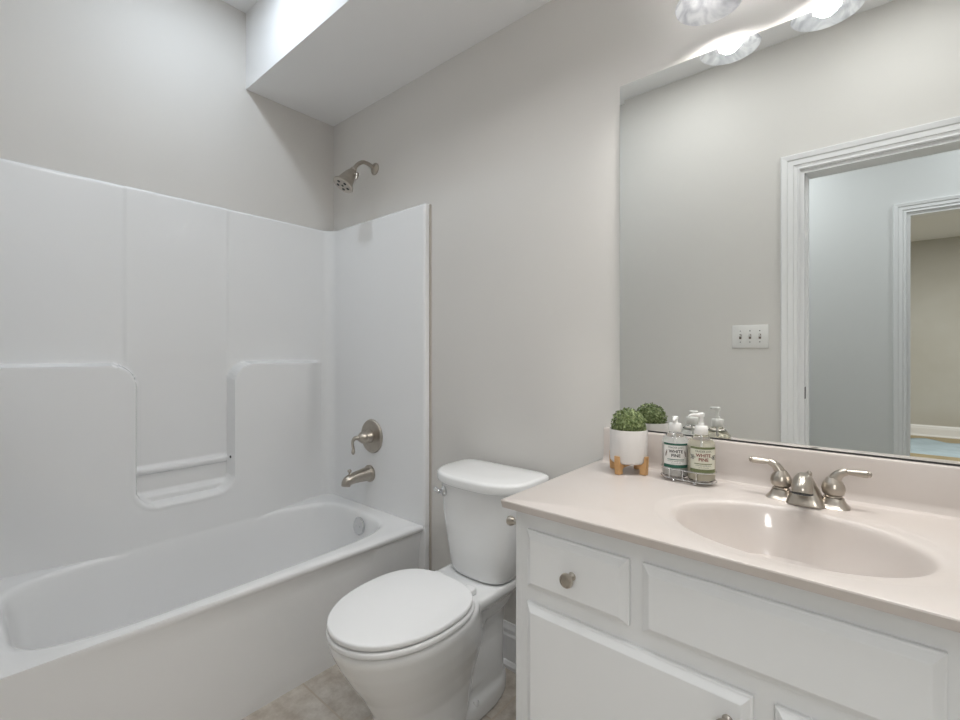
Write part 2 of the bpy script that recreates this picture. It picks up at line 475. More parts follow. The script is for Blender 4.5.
# a small raised bead below the top edge, then back to the wall
rings.append(toprow(0.0, ZT - 0.010)); rings.append(toprow(0.0008, ZT - 0.008)); rings.append(toprow(0.006, ZT - 0.0015)); rings.append(toprow(0.008, ZT)); rings.append(toprow(0.0175, ZT + 0.0005))
loft(bm, rings, False, False, closed=False)
# flange column running down to the floor beside the apron
box(bm, 0.700, 0.772, -0.030, -0.001, 0.0, 0.425, 0.002)
sur = under(link('surround_panels', bm, 'acryl', None, 50), tub)
sur['label'] = 'glossy white moulded wall panels with shelf recess'
bm = NB(); lathe(bm, [(0.0, 0), (0.006, 0.0), (0.006, 0.003), (0.0, 0.003)], 16, (XL + 0.030, -0.553, 0.716), (0, -1, 0)); under(link('screw_hole_plug', bm, 'dark', None), tub)
bm = NB(); lathe(bm, [(0.041, 0.0), (0.041, 0.005), (0.037, 0.009), (0.012, 0.012), (0.0, 0.012)], 32, (0.418, -0.122, 0.368), (0, -1, 0.10))
for dx, dz in ((-0.014, 0.0), (0.014, 0.0)):
    lathe(bm, [(0.0045, 0.009), (0.0045, 0.0125), (0.0, 0.0130)], 12, (0.418 + dx, -0.122, 0.368 + dz), (0, -1, 0.10))
ov = under(link('overflow_plate', bm, 'chrome', None), tub); ov['label'] = 'round chrome overflow plate'
bm = NB(); box(bm, 0.7725, 0.781, -0.006, 0, 0.16, 1.845, 0.001)
struct('trim_3', bm, 'caulk', 'thin caulk line beside the bathtub surround', 'caulk')

# shower fittings
sh = empty('overhead_shower', (0.375, 0, 2.107), 'brushed nickel shower head on a curved arm above the bathtub surround', 'shower head')
def shp(p): return (0.375 + p[0], p[1], 2.107 + p[2])
bm = NB(); lathe(bm, [(0.030, 0), (0.030, 0.003), (0.026, 0.007), (0.016, 0.009), (0.0125, 0.014), (0.0, 0.014)], 32, (0, 0, 0), (0, -1, 0)); link('wall_flange', bm, 'nickel', sh)
bm = NB(); tube(bm, [(0, -0.005, 0), (0, -0.04, 0.012), (0, -0.075, 0.010), (0, -0.105, -0.012), (0, -0.125, -0.040)], 0.0095, 16); link('arm', bm, 'nickel', sh)
hd = Vector((-0.12, -0.60, -1.0)).normalized()
h0 = Vector((0, -0.122, -0.036))
bm = NB(); lathe(bm, [(0.013, 0.0), (0.016, 0.006), (0.0145, 0.012), (0.019, 0.020), (0.028, 0.042), (0.035, 0.070), (0.040, 0.090), (0.043, 0.098), (0.0495, 0.101), (0.051, 0.106), (0.048, 0.110), (0.044, 0.110), (0.0, 0.1095)], 40, h0, hd); head = link('head', bm, 'nickel', sh)
bm = NB()
fc = h0 + hd * 0.1105
q = frame(hd)
for i in range(5):
    a = 2 * PI * i / 5
    c = fc + (q @ Vector((0.027 * math.cos(a), 0.027 * math.sin(a), 0)))
    lathe(bm, [(0.0075, 0.0), (0.006, 0.002), (0.0, 0.002)], 12, c, hd)
lathe(bm, [(0.006, 0.0), (0.005, 0.002), (0.0, 0.002)], 12, fc, hd)
o = link('nozzle', bm, 'dark', head); o['label'] = 'dark spray nozzles'
bm = NB(); tube(bm, [(*(h0 + hd * 0.045 + Vector((0.020, 0.010, 0))), 0.006), (*(h0 + hd * 0.045 + Vector((0.034, 0.020, 0.004))), 0.009), (*(h0 + hd * 0.075 + Vector((0.042, 0.024, 0.0))), 0.004)], None, 12, 5); link('spray_lever', bm, 'nickel', head)

va = empty('shower_valve', (0.392, YP, 0.778), 'round brushed nickel shower valve with drooping lever above the tub spout', 'shower valve')
bm = NB(); lathe(bm, [(0.083, 0), (0.083, 0.004), (0.079, 0.009), (0.070, 0.011), (0.066, 0.010), (0.050, 0.013), (0.030, 0.016), (0.0, 0.016)], 48, (0, 0, 0), (0, -1, 0)); link('escutcheon', bm, 'nickel', va)
bm = NB(); lathe(bm, [(0.032, 0.012), (0.031, 0.026), (0.026, 0.034), (0.024, 0.040), (0.029, 0.046), (0.028, 0.060), (0.018, 0.074), (0.012, 0.080), (0.0, 0.082)], 32, (0, 0, 0), (0, -1, 0)); link('hub', bm, 'nickel', va)
bm = NB(); tube(bm, [(0, -0.072, 0, 0.011), (-0.012, -0.092, 0.0, 0.010), (-0.022, -0.098, -0.020, 0.0065), (-0.022, -0.094, -0.050, 0.007), (-0.020, -0.096, -0.068, 0.009), (-0.020, -0.096, -0.078, 0.004)], None, 14, 6); link('lever', bm, 'nickel', va)
sp = empty('tub_spout', (0.375, YP, 0.592), 'brushed nickel tub spout below the round shower valve', 'spout')
bm = NB(); lathe(bm, [(0.041, 0), (0.041, 0.010), (0.036, 0.016), (0.030, 0.017), (0.0, 0.017)], 36, (0, 0, 0), (0, -1, 0)); link('collar', bm, 'nickel', sp)
bm = NB(); tube(bm, [(0, -0.012, 0.0, 0.035), (0, -0.05, -0.001, 0.031), (0, -0.09, -0.004, 0.027), (0, -0.118, -0.008, 0.025), (0, -0.134, -0.018, 0.023), (0, -0.138, -0.034, 0.021)], None, 24, 6); link('body', bm, 'nickel', sp)
bm = NB(); lathe(bm, [(0.005, 0), (0.004, 0.012), (0.009, 0.016), (0.010, 0.022), (0.006, 0.027), (0.0, 0.028)], 18, (0, -0.118, 0.014), (0, 0, 1)); link('diverter_knob', bm, 'nickel', sp)

# ------------------------------------------------------------------ toilet
TX = 1.211
to = empty('toilet', (TX, -0.02, 0), 'white two-piece toilet with closed lid beside the bathtub', 'toilet')
def egg(hw, yf, yb, ym, z, nf=2.1, nb=2.5, n=64):
    r = []
    for i in range(n):
        t = 2 * PI * i / n
        c, s = math.cos(t), math.sin(t)
        if s < 0: r.append(Vector((hw * sgnpow(c, 2 / nf), ym + (ym - yf) * sgnpow(s, 2 / nf) , z)))
        else: r.append(Vector((hw * sgnpow(c, 2 / nb), ym + (yb - ym) * sgnpow(s, 2 / nb), z)))
    return r
Y0 = 0.02     # parent sits at y=-0.02
def ysh(rings): return [[Vector((v.x, v.y + Y0, v.z)) for v in r] for r in rings]
bm = NB()
# bowl and pedestal front
loft(bm, ysh([egg(0.104, -0.600, -0.30, -0.42, 0.001, 2.4), egg(0.102, -0.600, -0.30, -0.42, 0.04, 2.4), egg(0.100, -0.605, -0.28, -0.42, 0.10), egg(0.106, -0.622, -0.26, -0.43, 0.17),
     egg(0.126, -0.655, -0.24, -0.45, 0.235), egg(0.147, -0.690, -0.24, -0.46, 0.29), egg(0.163, -0.718, -0.26, -0.48, 0.34), egg(0.171, -0.735, -0.27, -0.49, 0.375), egg(0.176, -0.743, -0.28, -0.50, 0.395), egg(0.176, -0.745, -0.28, -0.50, 0.412), egg(0.170, -0.739, -0.285, -0.50, 0.419)]))
# rear deck under the tank
loft(bm, ysh([egg(0.075, -0.40, -0.07, -0.2, 0.30, 3, 4), egg(0.088, -0.42, -0.05, -0.2, 0.345, 3, 4), egg(0.118, -0.43, -0.04, -0.2, 0.375, 3.5, 4), egg(0.130, -0.43, -0.035, -0.2, 0.392, 3.5, 4), egg(0.130, -0.43, -0.035, -0.2, 0.412, 3.5, 4), egg(0.125, -0.43, -0.04, -0.2, 0.417, 3.5, 4)]))
# rear column with trapway
loft(bm, ysh([egg(0.074, -0.46, -0.085, -0.2, 0.001, 2.5, 2.6), egg(0.070, -0.46, -0.085, -0.2, 0.12, 2.5, 2.6), egg(0.066, -0.42, -0.080, -0.2, 0.22, 2.5, 2.6), egg(0.068, -0.42, -0.075, -0.2, 0.31, 2.5, 2.8), egg(0.078, -0.42, -0.06, -0.2, 0.345, 2.5, 3)]))
# foot flange
loft(bm, ysh([egg(0.093, -0.50, -0.066, -0.25, 0.001, 3.0, 2.2), egg(0.093, -0.50, -0.066, -0.25, 0.040, 3.0, 2.2), egg(0.090, -0.495, -0.070, -0.25, 0.056, 3.0, 2.2), egg(0.078, -0.48, -0.080, -0.25, 0.066, 3.0, 2.2)]))
for s in (-1, 1):
    tube(bm, [(s * 0.040, -0.22 + Y0, 0.33, 0.035), (s * 0.056, -0.31 + Y0, 0.265, 0.040), (s * 0.050, -0.36 + Y0, 0.18, 0.040), (s * 0.040, -0.32 + Y0, 0.12, 0.036), (s * 0.035, -0.22 + Y0, 0.11, 0.036)], None, 16, 6)
bowl = link('bowl', bm, 'china', to)
rm = bowl.modifiers.new('union', 'REMESH'); rm.mode = 'VOXEL'; rm.voxel_size = 0.0055; rm.use_smooth_shade = True
sm = bowl.modifiers.new('smooth', 'SMOOTH'); sm.iterations = 7; sm.factor = 0.6
def slab(nm, m, hw, yf, yb, ym, z0, z1, r, nf=2.1, nb=2.5, crown=0.0, par=None):
    bm = NB(); R = []
    for k in range(5):
        a = PI / 2 * k / 4; d = r * (1 - math.sin(a)); R.append(egg(hw - d, yf + d, yb - d, ym, z0 + r * (1 - math.cos(a)), nf, nb))
    for k in range(5):
        a = PI / 2 * k / 4; d = r * (1 - math.cos(a)); R.append(egg(hw - d, yf + d, yb - d, ym, z1 - r * (1 - math.sin(a)), nf, nb))
    for f in (0.8, 0.5, 0.2):
        q = egg(hw - r, yf + r, yb - r, ym, z1 + crown * (1 - f * f), nf, nb)
        R.append([Vector((v.x * f, ym + (v.y - ym) * f, v.z)) for v in q])
    loft(bm, ysh(R))
    return link(nm, bm, m, par or to, 40)
slab('seat_ring', 'seat', 0.180, -0.750, -0.318, -0.505, 0.4205, 0.4390, 0.007, 2.1, 2.6)
slab('seat_lid', 'seat', 0.178, -0.748, -0.328, -0.505, 0.4415, 0.4580, 0.006, 2.1, 2.6, 0.004)
for s in (-1, 1):
    bm = NB(); box(bm, s * 0.0725 - 0.020, s * 0.0725 + 0.020, -0.330 + Y0, -0.298 + Y0, 0.417, 0.441, 0.006, 3); link('hinge', bm, 'seat', to)
    bm = NB(); lathe(bm, [(0.013, 0), (0.013, 0.008), (0.009, 0.015), (0.0, 0.017)], 16, (s * 0.077, -0.290 + Y0, 0.054), (0, 0, 1)); link('bolt_cap', bm, 'china', to)
def trect(hw, yf, yb, z, bow=0.02, n=5.0):
    r = []
    ym = (yf + yb) / 2; hb = (yb - yf) / 2
    for i in range(72):
        t = 2 * PI * i / 72
        x = hw * sgnpow(math.cos(t), 2 / n); y = ym + hb * sgnpow(math.sin(t), 2 / n)
        y -= bow * (1 - (x / hw) ** 2) * max(0, (yb - y) / (yb - yf))
        r.append(Vector((x + 0.010, y + Y0, z)))
    return r
bm = NB()
loft(bm, [trect(0.105, -0.215, -0.045, 0.418), trect(0.118, -0.222, -0.040, 0.424), trect(0.124, -0.226, -0.038, 0.436), trect(0.142, -0.230, -0.036, 0.52), trect(0.158, -0.232, -0.034, 0.60), trect(0.172, -0.232, -0.033, 0.70), trect(0.176, -0.232, -0.032, 0.742)])
link('tank', bm, 'china', to, 40)
bm = NB()
def lidring(d, z, f=1.0):
    q = egg((0.196 - d) * f, -0.13 - (0.152 - d) * f, -0.13 + (0.108 - d) * f, -0.13, z, 2.7, 7)
    return [Vector((v.x + 0.012, v.y + Y0, v.z)) for v in q]
loft(bm, [lidring(0.020, 0.727), lidring(0.006, 0.730), lidring(0.001, 0.735), lidring(0.0, 0.742), lidring(0.0, 0.757), lidring(0.002, 0.762), lidring(0.007, 0.7655), lidring(0.014, 0.767), lidring(0.014, 0.769, 0.6), lidring(0.014, 0.770, 0.15)])
link('tank_lid', bm, 'china', to, 40)
bm = NB(); lathe(bm, [(0.017, 0), (0.017, 0.006), (0.013, 0.011), (0.008, 0.013), (0.008, 0.02), (0.0, 0.021)], 24, (-0.112, -0.238 + Y0, 0.694), (-0.35, -1, 0))
tube(bm, [(-0.118, -0.258 + Y0, 0.695, 0.008), (-0.128, -0.261 + Y0, 0.699, 0.008), (-0.136, -0.261 + Y0, 0.703, 0.008), (-0.140, -0.260 + Y0, 0.705, 0.004)], None, 12, 5)
o = link('flush_lever', bm, 'chrome', to); o['label'] = 'small chrome flush lever'

# ------------------------------------------------------------------ vanity
VX0, VX1 = 1.601, 2.645
va_ = empty('vanity_cabinet', ((VX0 + VX1) / 2, -0.25, 0), 'white vanity cabinet with drawers, doors and nickel knobs under the beige top', 'cabinet')
bm = NB()
box(bm, VX0, VX0 + 0.016, -0.500, -0.002, 0.09, 0.8185, 0.001); box(bm, VX1 - 0.016, VX1, -0.500, -0.002, 0.09, 0.8185, 0.001)
box(bm, VX0 + 0.016, VX1 - 0.016, -0.500, -0.484, 0.09, 0.8185); box(bm, VX0 + 0.016, VX1 - 0.016, -0.484, -0.002, 0.09, 0.106)
box(bm, VX0 + 0.02, VX1 - 0.02, -0.440, -0.002, 0.0, 0.09)
box(bm, VX0 + 0.0, VX0 + 0.04, -0.500, -0.002, 0.0, 0.09)
under(link('body', bm, 'cab', None, smooth=False), va_)
def front(nm, x0, x1, z0, z1, y=-0.5005, th=0.019, bw=0.017):
    bm = NB()
    f = lambda i, yy: [Vector((x0 + i, yy, z0 + i)), Vector((x1 - i, yy, z0 + i)), Vector((x1 - i, yy, z1 - i)), Vector((x0 + i, yy, z1 - i))]
    loft(bm, [f(0, y), f(0, y - 0.007), f(0.0015, y - 0.0085), f(0.004, y - 0.0095), f(bw - 0.002, y - th + 0.001), f(bw, y - th)])
    return under(link(nm, bm, 'cab', None, smooth=False), va_)
def knob(par, x, z, y=-0.5195):
    bm = NB(); lathe(bm, [(0.009, 0), (0.0085, 0.003), (0.0055, 0.006), (0.0055, 0.014), (0.010, 0.018), (0.0145, 0.021), (0.0155, 0.025), (0.0145, 0.029), (0.0115, 0.0305), (0.0110, 0.029), (0.0, 0.0305)], 28, (x, y, z), (0, -1, 0))
    k = link('knob', bm, 'nickel', None)
    k.parent = par
    k['label'] = 'round brushed nickel knob'
d1 = front('drawer', 1.639, 1.886, 0.638, 0.772); knob(d1, 1.764, 0.704)
d2 = front('drawer', 2.362, 2.608, 0.638, 0.772); knob(d2, 2.485, 0.705)
front('false_drawer_front', 1.913, 2.335, 0.638, 0.774)
p1 = front('door', 1.639, 2.103, 0.115, 0.602); knob(p1, 2.066, 0.551)
p2 = front('door', 2.134, 2.608, 0.115, 0.603); knob(p2, 2.177, 0.555)

ps = empty('toilet_paper_holder', (VX0, -0.455, 0.756), 'brushed nickel toilet paper holder post on the vanity side facing the toilet', 'toilet paper holder')
bm = NB(); lathe(bm, [(0.020, 0), (0.019, 0.004), (0.010, 0.008), (0.007, 0.014), (0.006, 0.036), (0.010, 0.041), (0.0125, 0.048), (0.0112, 0.055), (0.005, 0.058), (0.0, 0.0585)], 24, (0, 0, 0), (-1, 0, 0)); link('post', bm, 'nickel', ps)

ct = empty('countertop', (2.125, -0.27, 0.82), 'pinkish beige cultured marble vanity top with oval sink and backsplash', 'countertop')
CZ = 0.839
bm = NB()
sc = (2.131, -0.318)
cp = holed(sc, 0.209, 0.160, 2.0, (1.585, 2.665, -0.540, -0.001), 128)
def cring(f, z, inset=0.0):
    r = []
    for px, py, s in cp:
        k = f(s); x, y = sc[0] + px * k, sc[1] + py * k
        if inset:
            x = min(max(x, 1.585 + inset), 2.665 - inset); y = max(y, -0.540 + inset)
        r.append(Vector((x, y, z)))
    return r
outer = [cring(lambda s: s, CZ - 0.020, 0.006), cring(lambda s: s, CZ - 0.019, 0.003), cring(lambda s: s, CZ - 0.0035, 0.0), cring(lambda s: s, CZ - 0.001, 0.001), cring(lambda s: s, CZ, 0.0035)]
inner = []
for k, z in ((1.22, 0.0), (1.20, -0.0004), (1.18, -0.0012), (1.15, -0.0016), (1.08, -0.0024), (1.04, -0.0036), (1.012, -0.0062), (0.985, -0.0125), (0.960, -0.024), (0.915, -0.048), (0.84, -0.078), (0.74, -0.104), (0.56, -0.117), (0.34, -0.124), (0.10, -0.127)):
    inner.append(cring(lambda s: k, CZ + z))
loft(bm, outer + inner, False, True)
# backsplash with cove, in one piece with the top
prof = [(-0.001, CZ - 0.01), (-0.044, CZ - 0.001), (-0.036, CZ + 0.0005), (-0.028, CZ + 0.004), (-0.0225, CZ + 0.012), (-0.021, CZ + 0.022), (-0.0205, 0.940), (-0.019, 0.9445), (-0.016, 0.9465), (-0.001, 0.9465)]
loft(bm, [[Vector((x, yy, zz)) for yy, zz in prof] for x in (1.603, 2.665)])
under(link('slab', bm, 'counter', None, 30), ct)
bm = NB(); lathe(bm, [(0.022, 0), (0.022, 0.002), (0.016, 0.003), (0.014, 0.001), (0.0, 0.001)], 24, (sc[0], sc[1], CZ - 0.1265), (0, 0, 1)); under(link('drain', bm, 'nickel', None), ct)

# faucet
fa = empty('faucet', (2.142, -0.088, CZ + 0.0005), 'brushed nickel two-handle centerset faucet behind the oval sink', 'faucet')
def flare(bm, x, hw0, hw1, yd0, yd1, z1, n=24):
    R = []
    for k in range(6):
        t = k / 5; e = t ** 0.6
        a, b = hw0 + (hw1 - hw0) * e, yd0 + (yd1 - yd0) * e
        R.append([Vector((x + a * sgnpow(math.cos(2 * PI * i / n), 0.6), b * sgnpow(math.sin(2 * PI * i / n), 0.6), z1 * t)) for i in range(n)])
    loft(bm, R)
bm = NB()
for s in (-1, 1): flare(bm, s * 0.050, 0.031, 0.0185, 0.031, 0.0185, 0.020)
box(bm, -0.05, 0.05, -0.020, 0.020, 0.0, 0.010, 0.003)
link('base_plate', bm, 'nickel', fa)
# central body, wedge running forward into the spout
bm = NB()
R = []
for hw, ya, yb, z in ((0.038, -0.050, 0.028, 0.0), (0.037, -0.050, 0.027, 0.003), (0.030, -0.043, 0.022, 0.018), (0.0225, -0.037, 0.018, 0.034), (0.016, -0.033, 0.014, 0.048), (0.009, -0.030, 0.010, 0.060), (0.003, -0.022, 0.004, 0.063)):
    R.append([Vector((hw * sgnpow(math.cos(2 * PI * i / 32), 0.45), (ya + yb) / 2 + (yb - ya) / 2 * sgnpow(math.sin(2 * PI * i / 32), 0.45), z)) for i in range(32)])
loft(bm, R)
link('body', bm, 'nickel', fa)
bm = NB(); tube(bm, [(0, -0.010, 0.046, 0.013), (0, -0.035, 0.056, 0.0155), (0, -0.060, 0.062, 0.0175), (0, -0.082, 0.060, 0.0190), (0, -0.096, 0.052, 0.0195), (0, -0.099, 0.043, 0.0195)], None, 24, 6); so = link('spout', bm, 'nickel', fa)
bm = NB(); lathe(bm, [(0.0205, 0.0), (0.0205, -0.003), (0.017, -0.0045), (0.0, -0.0045)], 24, (0, -0.0990, 0.0435), (0, 0.1, 1)); link('aerator', bm, 'dark', so)
bm = NB(); lathe(bm, [(0.0022, 0), (0.0022, 0.030), (0.004, 0.032), (0.0058, 0.036), (0.0058, 0.041), (0.003, 0.045), (0, 0.0455)], 14, (0.004, 0.014, 0.024), (0, 0, 1)); link('lift_rod', bm, 'nickel', fa)
for s in (-1, 1):
    bm = NB(); lathe(bm, [(0.0150, 0.019), (0.0165, 0.0215), (0.0150, 0.024), (0.0205, 0.029), (0.0225, 0.038), (0.0215, 0.046), (0.0205, 0.0475), (0.0205, 0.049), (0.0170, 0.055), (0.0115, 0.064), (0.0, 0.067)], 28, (s * 0.050, 0, 0), (0, 0, 1))
    tube(bm, [(s * 0.050, 0, 0.050, 0.014), (s * 0.054, 0, 0.064, 0.0115), (s * 0.062, 0, 0.075, 0.0095), (s * 0.074, 0, 0.081, 0.0080)], None, 18, 6)
    h = link('handle', bm, 'nickel', fa)
    bm = NB(); lathe(bm, [(0.0085, 0), (0.0085, 0.003), (0.0055, 0.004), (0.0055, 0.006), (0.0072, 0.018), (0.0082, 0.036), (0.0085, 0.039), (0.0055, 0.041), (0.0062, 0.044), (0.004, 0.046), (0, 0.0465)], 18, (s * 0.071, 0, 0.0805), (s * 1, -0.10, 0.03)); link('lever', bm, 'nickel', h)

# ------------------------------------------------------------------ mirror
mr = NB()
MX0, MX1, MZ0, MZ1 = 1.652, 2.620, 0.951, 2.033
mf = lambda i, yy: [Vector((MX0 + i, yy, MZ0 + i)), Vector((MX1 - i, yy, MZ0 + i)), Vector((MX1 - i, yy, MZ1 - i)), Vector((MX0 + i, yy, MZ1 - i))]
loft(mr, [mf(0, -0.001), mf(0, -0.0066), mf(0.014, -0.0070)])
o = link('wall_mirror', mr, 'mirror', None, smooth=False)
tag(o, 'large rectangular mirror on the wall behind the faucet and soap bottles', 'mirror')
bm = NB(); box(bm, MX0 + 0.002, MX1 - 0.002, -0.0085, -0.001, 0.9472, 0.9506)  # thin dark strip along the mirror's lower edge
e_ = link('bottom_strip', bm, 'dark', o, smooth=False); e_['label'] = 'dark strip along the lower edge'

# ------------------------------------------------------------------ vanity light
vl = empty('vanity_light', (2.17, 0, 2.272), 'three-lamp vanity light with marbled glass shades above the mirror', 'wall light')
bm = NB(); box(bm, -0.30, 0.30, -0.028, -0.001, -0.035, 0.055, 0.006); link('backplate', bm, 'nickel', vl)
for i in range(3):
    x = (-0.23, 0.0, 0.23)[i]
    bm = NB(); tube(bm, [(x, -0.025, 0.01), (x, -0.07, 0.03), (x, -0.112, 0.02), (x, -0.120, -0.03)], 0.008, 14, 6)
    lathe(bm, [(0.028, 0), (0.026, 0.012), (0.014, 0.02), (0.0, 0.02)], 24, (x, -0.12, -0.048), (0, 0, 1)); link('arm', bm, 'nickel', vl)
    bm = NB()
    prof = [(0.024, -0.048), (0.030, -0.058), (0.040, -0.078), (0.050, -0.105), (0.058, -0.135), (0.067, -0.160), (0.077, -0.176), (0.081, -0.181), (0.080, -0.184), (0.077, -0.181), (0.064, -0.163), (0.054, -0.135), (0.046, -0.105), (0.036, -0.078), (0.026, -0.060), (0.021, -0.050)]
    lathe(bm, prof + [prof[0]], 40, (x, -0.12, 0), (0, 0, 1), False, False)
    shd = link('shade', bm, 'alab', vl); shd['label'] = 'marbled white glass shade'
    bm = NB(); lathe(bm, [(0.012, 0.0), (0.014, -0.012), (0.024, -0.032), (0.027, -0.048), (0.022, -0.064), (0.010, -0.074), (0.0, -0.076)], 24, (x, -0.12, -0.050), (0, 0, 1)); link('bulb', bm, 'bulb', shd)
    ld = D.lights.new('bulb_light', 'SPOT'); ld.spot_size = math.radians(150); ld.spot_blend = 1.0; ld.energy = E_BULB; ld.color = C_BULB; ld.shadow_soft_size = 0.03
    l = D.objects.new('bulb_light', ld); C.objects.link(l); l.parent = vl; l.location = (x, -0.12, -0.166)

# ------------------------------------------------------------------ switch plate on the doorway wall
sw = empty('light_switch', (1.771, FY, 1.276), 'white three-toggle switch plate beside the doorway, seen in the mirror', 'light switch')
bm = NB(); box(bm, -0.086, 0.086, 0.0002, 0.006, -0.062, 0.062, 0.0025); link('plate', bm, 'pump', sw)
for i in (-1, 0, 1):
    bm = NB(); box(bm, i * 0.046 - 0.0055, i * 0.046 + 0.0055, 0.0062, 0.0072, -0.013, 0.013, 0.0003); s_ = link('toggle_slot', bm, 'cone', sw)
    bm = NB(); tube(bm, [(i * 0.046, 0.0072, 0.0, 0.0045), (i * 0.046, 0.018, 0.008, 0.0035)], None, 8, 1); link('toggle', bm, 'pump', s_)
    for dz in (-0.030, 0.030):
        bm = NB(); lathe(bm, [(0.0032, 0.0), (0.0025, 0.0012), (0, 0.0013)], 10, (i * 0.046, 0.0061, dz), (0, 1, 0)); link('screw', bm, 'chrome', sw)

# ------------------------------------------------------------------ potted plant on bamboo stand
PX, PY = 1.716, -0.096
pc = Vector((PX, PY, CZ + 0.0008))
st = empty('plant_stand', pc, 'small bamboo cross stand holding the white plant pot', 'plant stand')
base = math.atan2(-0.066, 0.038)
for i in range(4):
    a = math.radians(-10) + i * PI / 2
    ca, sa = math.cos(a), math.sin(a)
    bm = NB()
    # outline in (radial, z), extruded sideways
    out = [(0.040, 0.0), (0.058, 0.0), (0.060, 0.03), (0.0605, 0.052), (0.0555, 0.052), (0.0535, 0.036), (0.0455, 0.0272), (0.036, 0.0262), (0.036, 0.017), (0.041, 0.012)]
    hw = 0.0075
    R = [[Vector((ca * u - sa * w_, sa * u + ca * w_, v)) for u, v in out] for w_ in (-hw, hw)]
    loft(bm, R); link('leg', bm, 'wood', st, smooth=False)
for i in range(2):
    a = math.radians(-10) + i * PI / 2
    d = Vector((math.cos(a), math.sin(a), 0)); s = Vector((-d.y, d.x, 0))
    bm = NB(); z0, z1 = (0.016, 0.0225) if i else (0.0228, 0.0268)
    R = []
    for u in (-0.038, -0.02, 0, 0.02, 0.038):
        h = 0.002 * (1 - (u / 0.038) ** 2)
        R.append([d * u + s * -0.006 + Vector((0, 0, z0 + (0 if i == 0 else h))), d * u + s * 0.006 + Vector((0, 0, z0 + (0 if i == 0 else h))), d * u + s * 0.006 + Vector((0, 0, z1)), d * u + s * -0.006 + Vector((0, 0, z1))])
    loft(bm, R); link('crossbar', bm, 'wood', st, smooth=False)
pp = empty('potted_plant', pc + Vector((0, 0, 0.0275)), 'round green moss ball plant in white cylindrical pot', 'potted plant')
bm = NB(); lathe(bm, [(0.0, 0.0), (0.040, 0.0), (0.047, 0.002), (0.0515, 0.008), (0.0528, 0.020), (0.0532, 0.096), (0.0524, 0.098), (0.0507, 0.096), (0.0500, 0.080), (0.0, 0.080)], 48); link('pot', bm, 'pot', pp, 30)
bm = NB()
cz = 0.108
bmesh.ops.create_icosphere(bm, subdivisions=3, radius=0.0385, matrix=Matrix.Translation((0, 0, cz)))
NLEAF = 1500
from mathutils import noise
for i in range(NLEAF):
    # fibonacci sphere
    zz = 1 - 2 * (i + 0.5) / NLEAF
    if zz < -0.45: continue
    ph = i * 2.39996
    rr = math.sqrt(1 - zz * zz)
    nrm = Vector((rr * math.cos(ph), rr * math.sin(ph), zz))
    R0 = 0.0440 + 0.0075 * noise.noise(nrm * 7.0) + random.random() * 0.004
    c = Vector((0, 0, cz)) + nrm * R0
    tdir = (nrm * 0.45 + Vector((random.uniform(-1, 1), random.uniform(-1, 1), random.uniform(-1, 1))).normalized()).normalized()
    sd = tdir.cross(nrm + Vector((random.uniform(-.5, .5), random.uniform(-.5, .5), random.uniform(-.5, .5)))).normalized()
    L_, W_ = random.uniform(0.0055, 0.0095), random.uniform(0.0022, 0.0036)
    nn = tdir.cross(sd)
    vs = [c - tdir * L_ * 0.5, c + sd * W_ + nn * 0.0007, c + tdir * L_ * 0.5, c - sd * W_ + nn * 0.0007]
    vv = [bm.verts.new(v) for v in vs]
    bm.faces.new(vv)
link('foliage', bm, 'leaf', pp, smooth=False)

# ------------------------------------------------------------------ soap bottles in wire caddy
B1, B2 = Vector((1.845, -0.086, CZ + 0.0110)), Vector((1.914, -0.092, CZ + 0.0110))
BR = 0.0337
mid = (B1 + B2) / 2
ax = (B2 - B1).normalized()
pe = Vector((-ax.y, ax.x, 0))
cd = empty('wire_caddy', (mid.x, mid.y, CZ + 0.0008), 'small chrome wire caddy holding two soap bottles on the vanity top', 'caddy')
hl = (B2 - B1).length / 2
def stadium(z, r=BR + 0.0028, n=14):
    pts = []
    for i in range(n + 1):
        a = -PI / 2 + PI * i / n; pts.append(ax * (hl + r * math.cos(a)) + pe * (r * math.sin(a)) + Vector((0, 0, z)))
    for i in range(n + 1):
        a = PI / 2 + PI * i / n; pts.append(ax * (-hl + r * math.cos(a)) + pe * (r * math.sin(a)) + Vector((0, 0, z)))
    pts.append(pts[0])
    return pts
for z in (0.0090, 0.034):
    bm = NB(); tube(bm, stadium(z), 0.0013, 8, 1, cap=False); link('wire_loop', bm, 'chrome', cd)
r_ = BR + 0.0028
bm = NB()
for u in (-hl - 0.01, -hl * 0.3, hl * 0.3, hl + 0.01):
    v = math.sqrt(max(r_ ** 2 - max(abs(u) - hl, 0) ** 2, 0))
    tube(bm, [ax * u - pe * v + Vector((0, 0, 0.0090)), ax * u + pe * v + Vector((0, 0, 0.0090))], 0.0012, 8, 1)
link('base_wires', bm, 'chrome', cd)
for u, sg in ((-hl, -1), (-hl, 1), (hl, -1), (hl, 1), (0, -1), (0, 1)):
    p = ax * u + pe * (sg * r_)
    bm = NB(); tube(bm, [p + Vector((0, 0, 0.009)), p + Vector((0, 0, 0.034))], 0.0012, 8, 1); link('upright_wire', bm, 'chrome', cd)
for u, sg in ((-hl * 0.75, -1), (-hl * 0.75, 1), (hl * 0.85, -1), (hl * 0.85, 1)):
    p = ax * u + pe * (sg * (r_ - 0.004)) + Vector((0, 0, 0.0042))
    bm = NB(); bmesh.ops.create_uvsphere(bm, u_segments=14, v_segments=10, radius=0.0042, matrix=Matrix.Translation(p)); link('ball_foot', bm, 'chrome', cd)

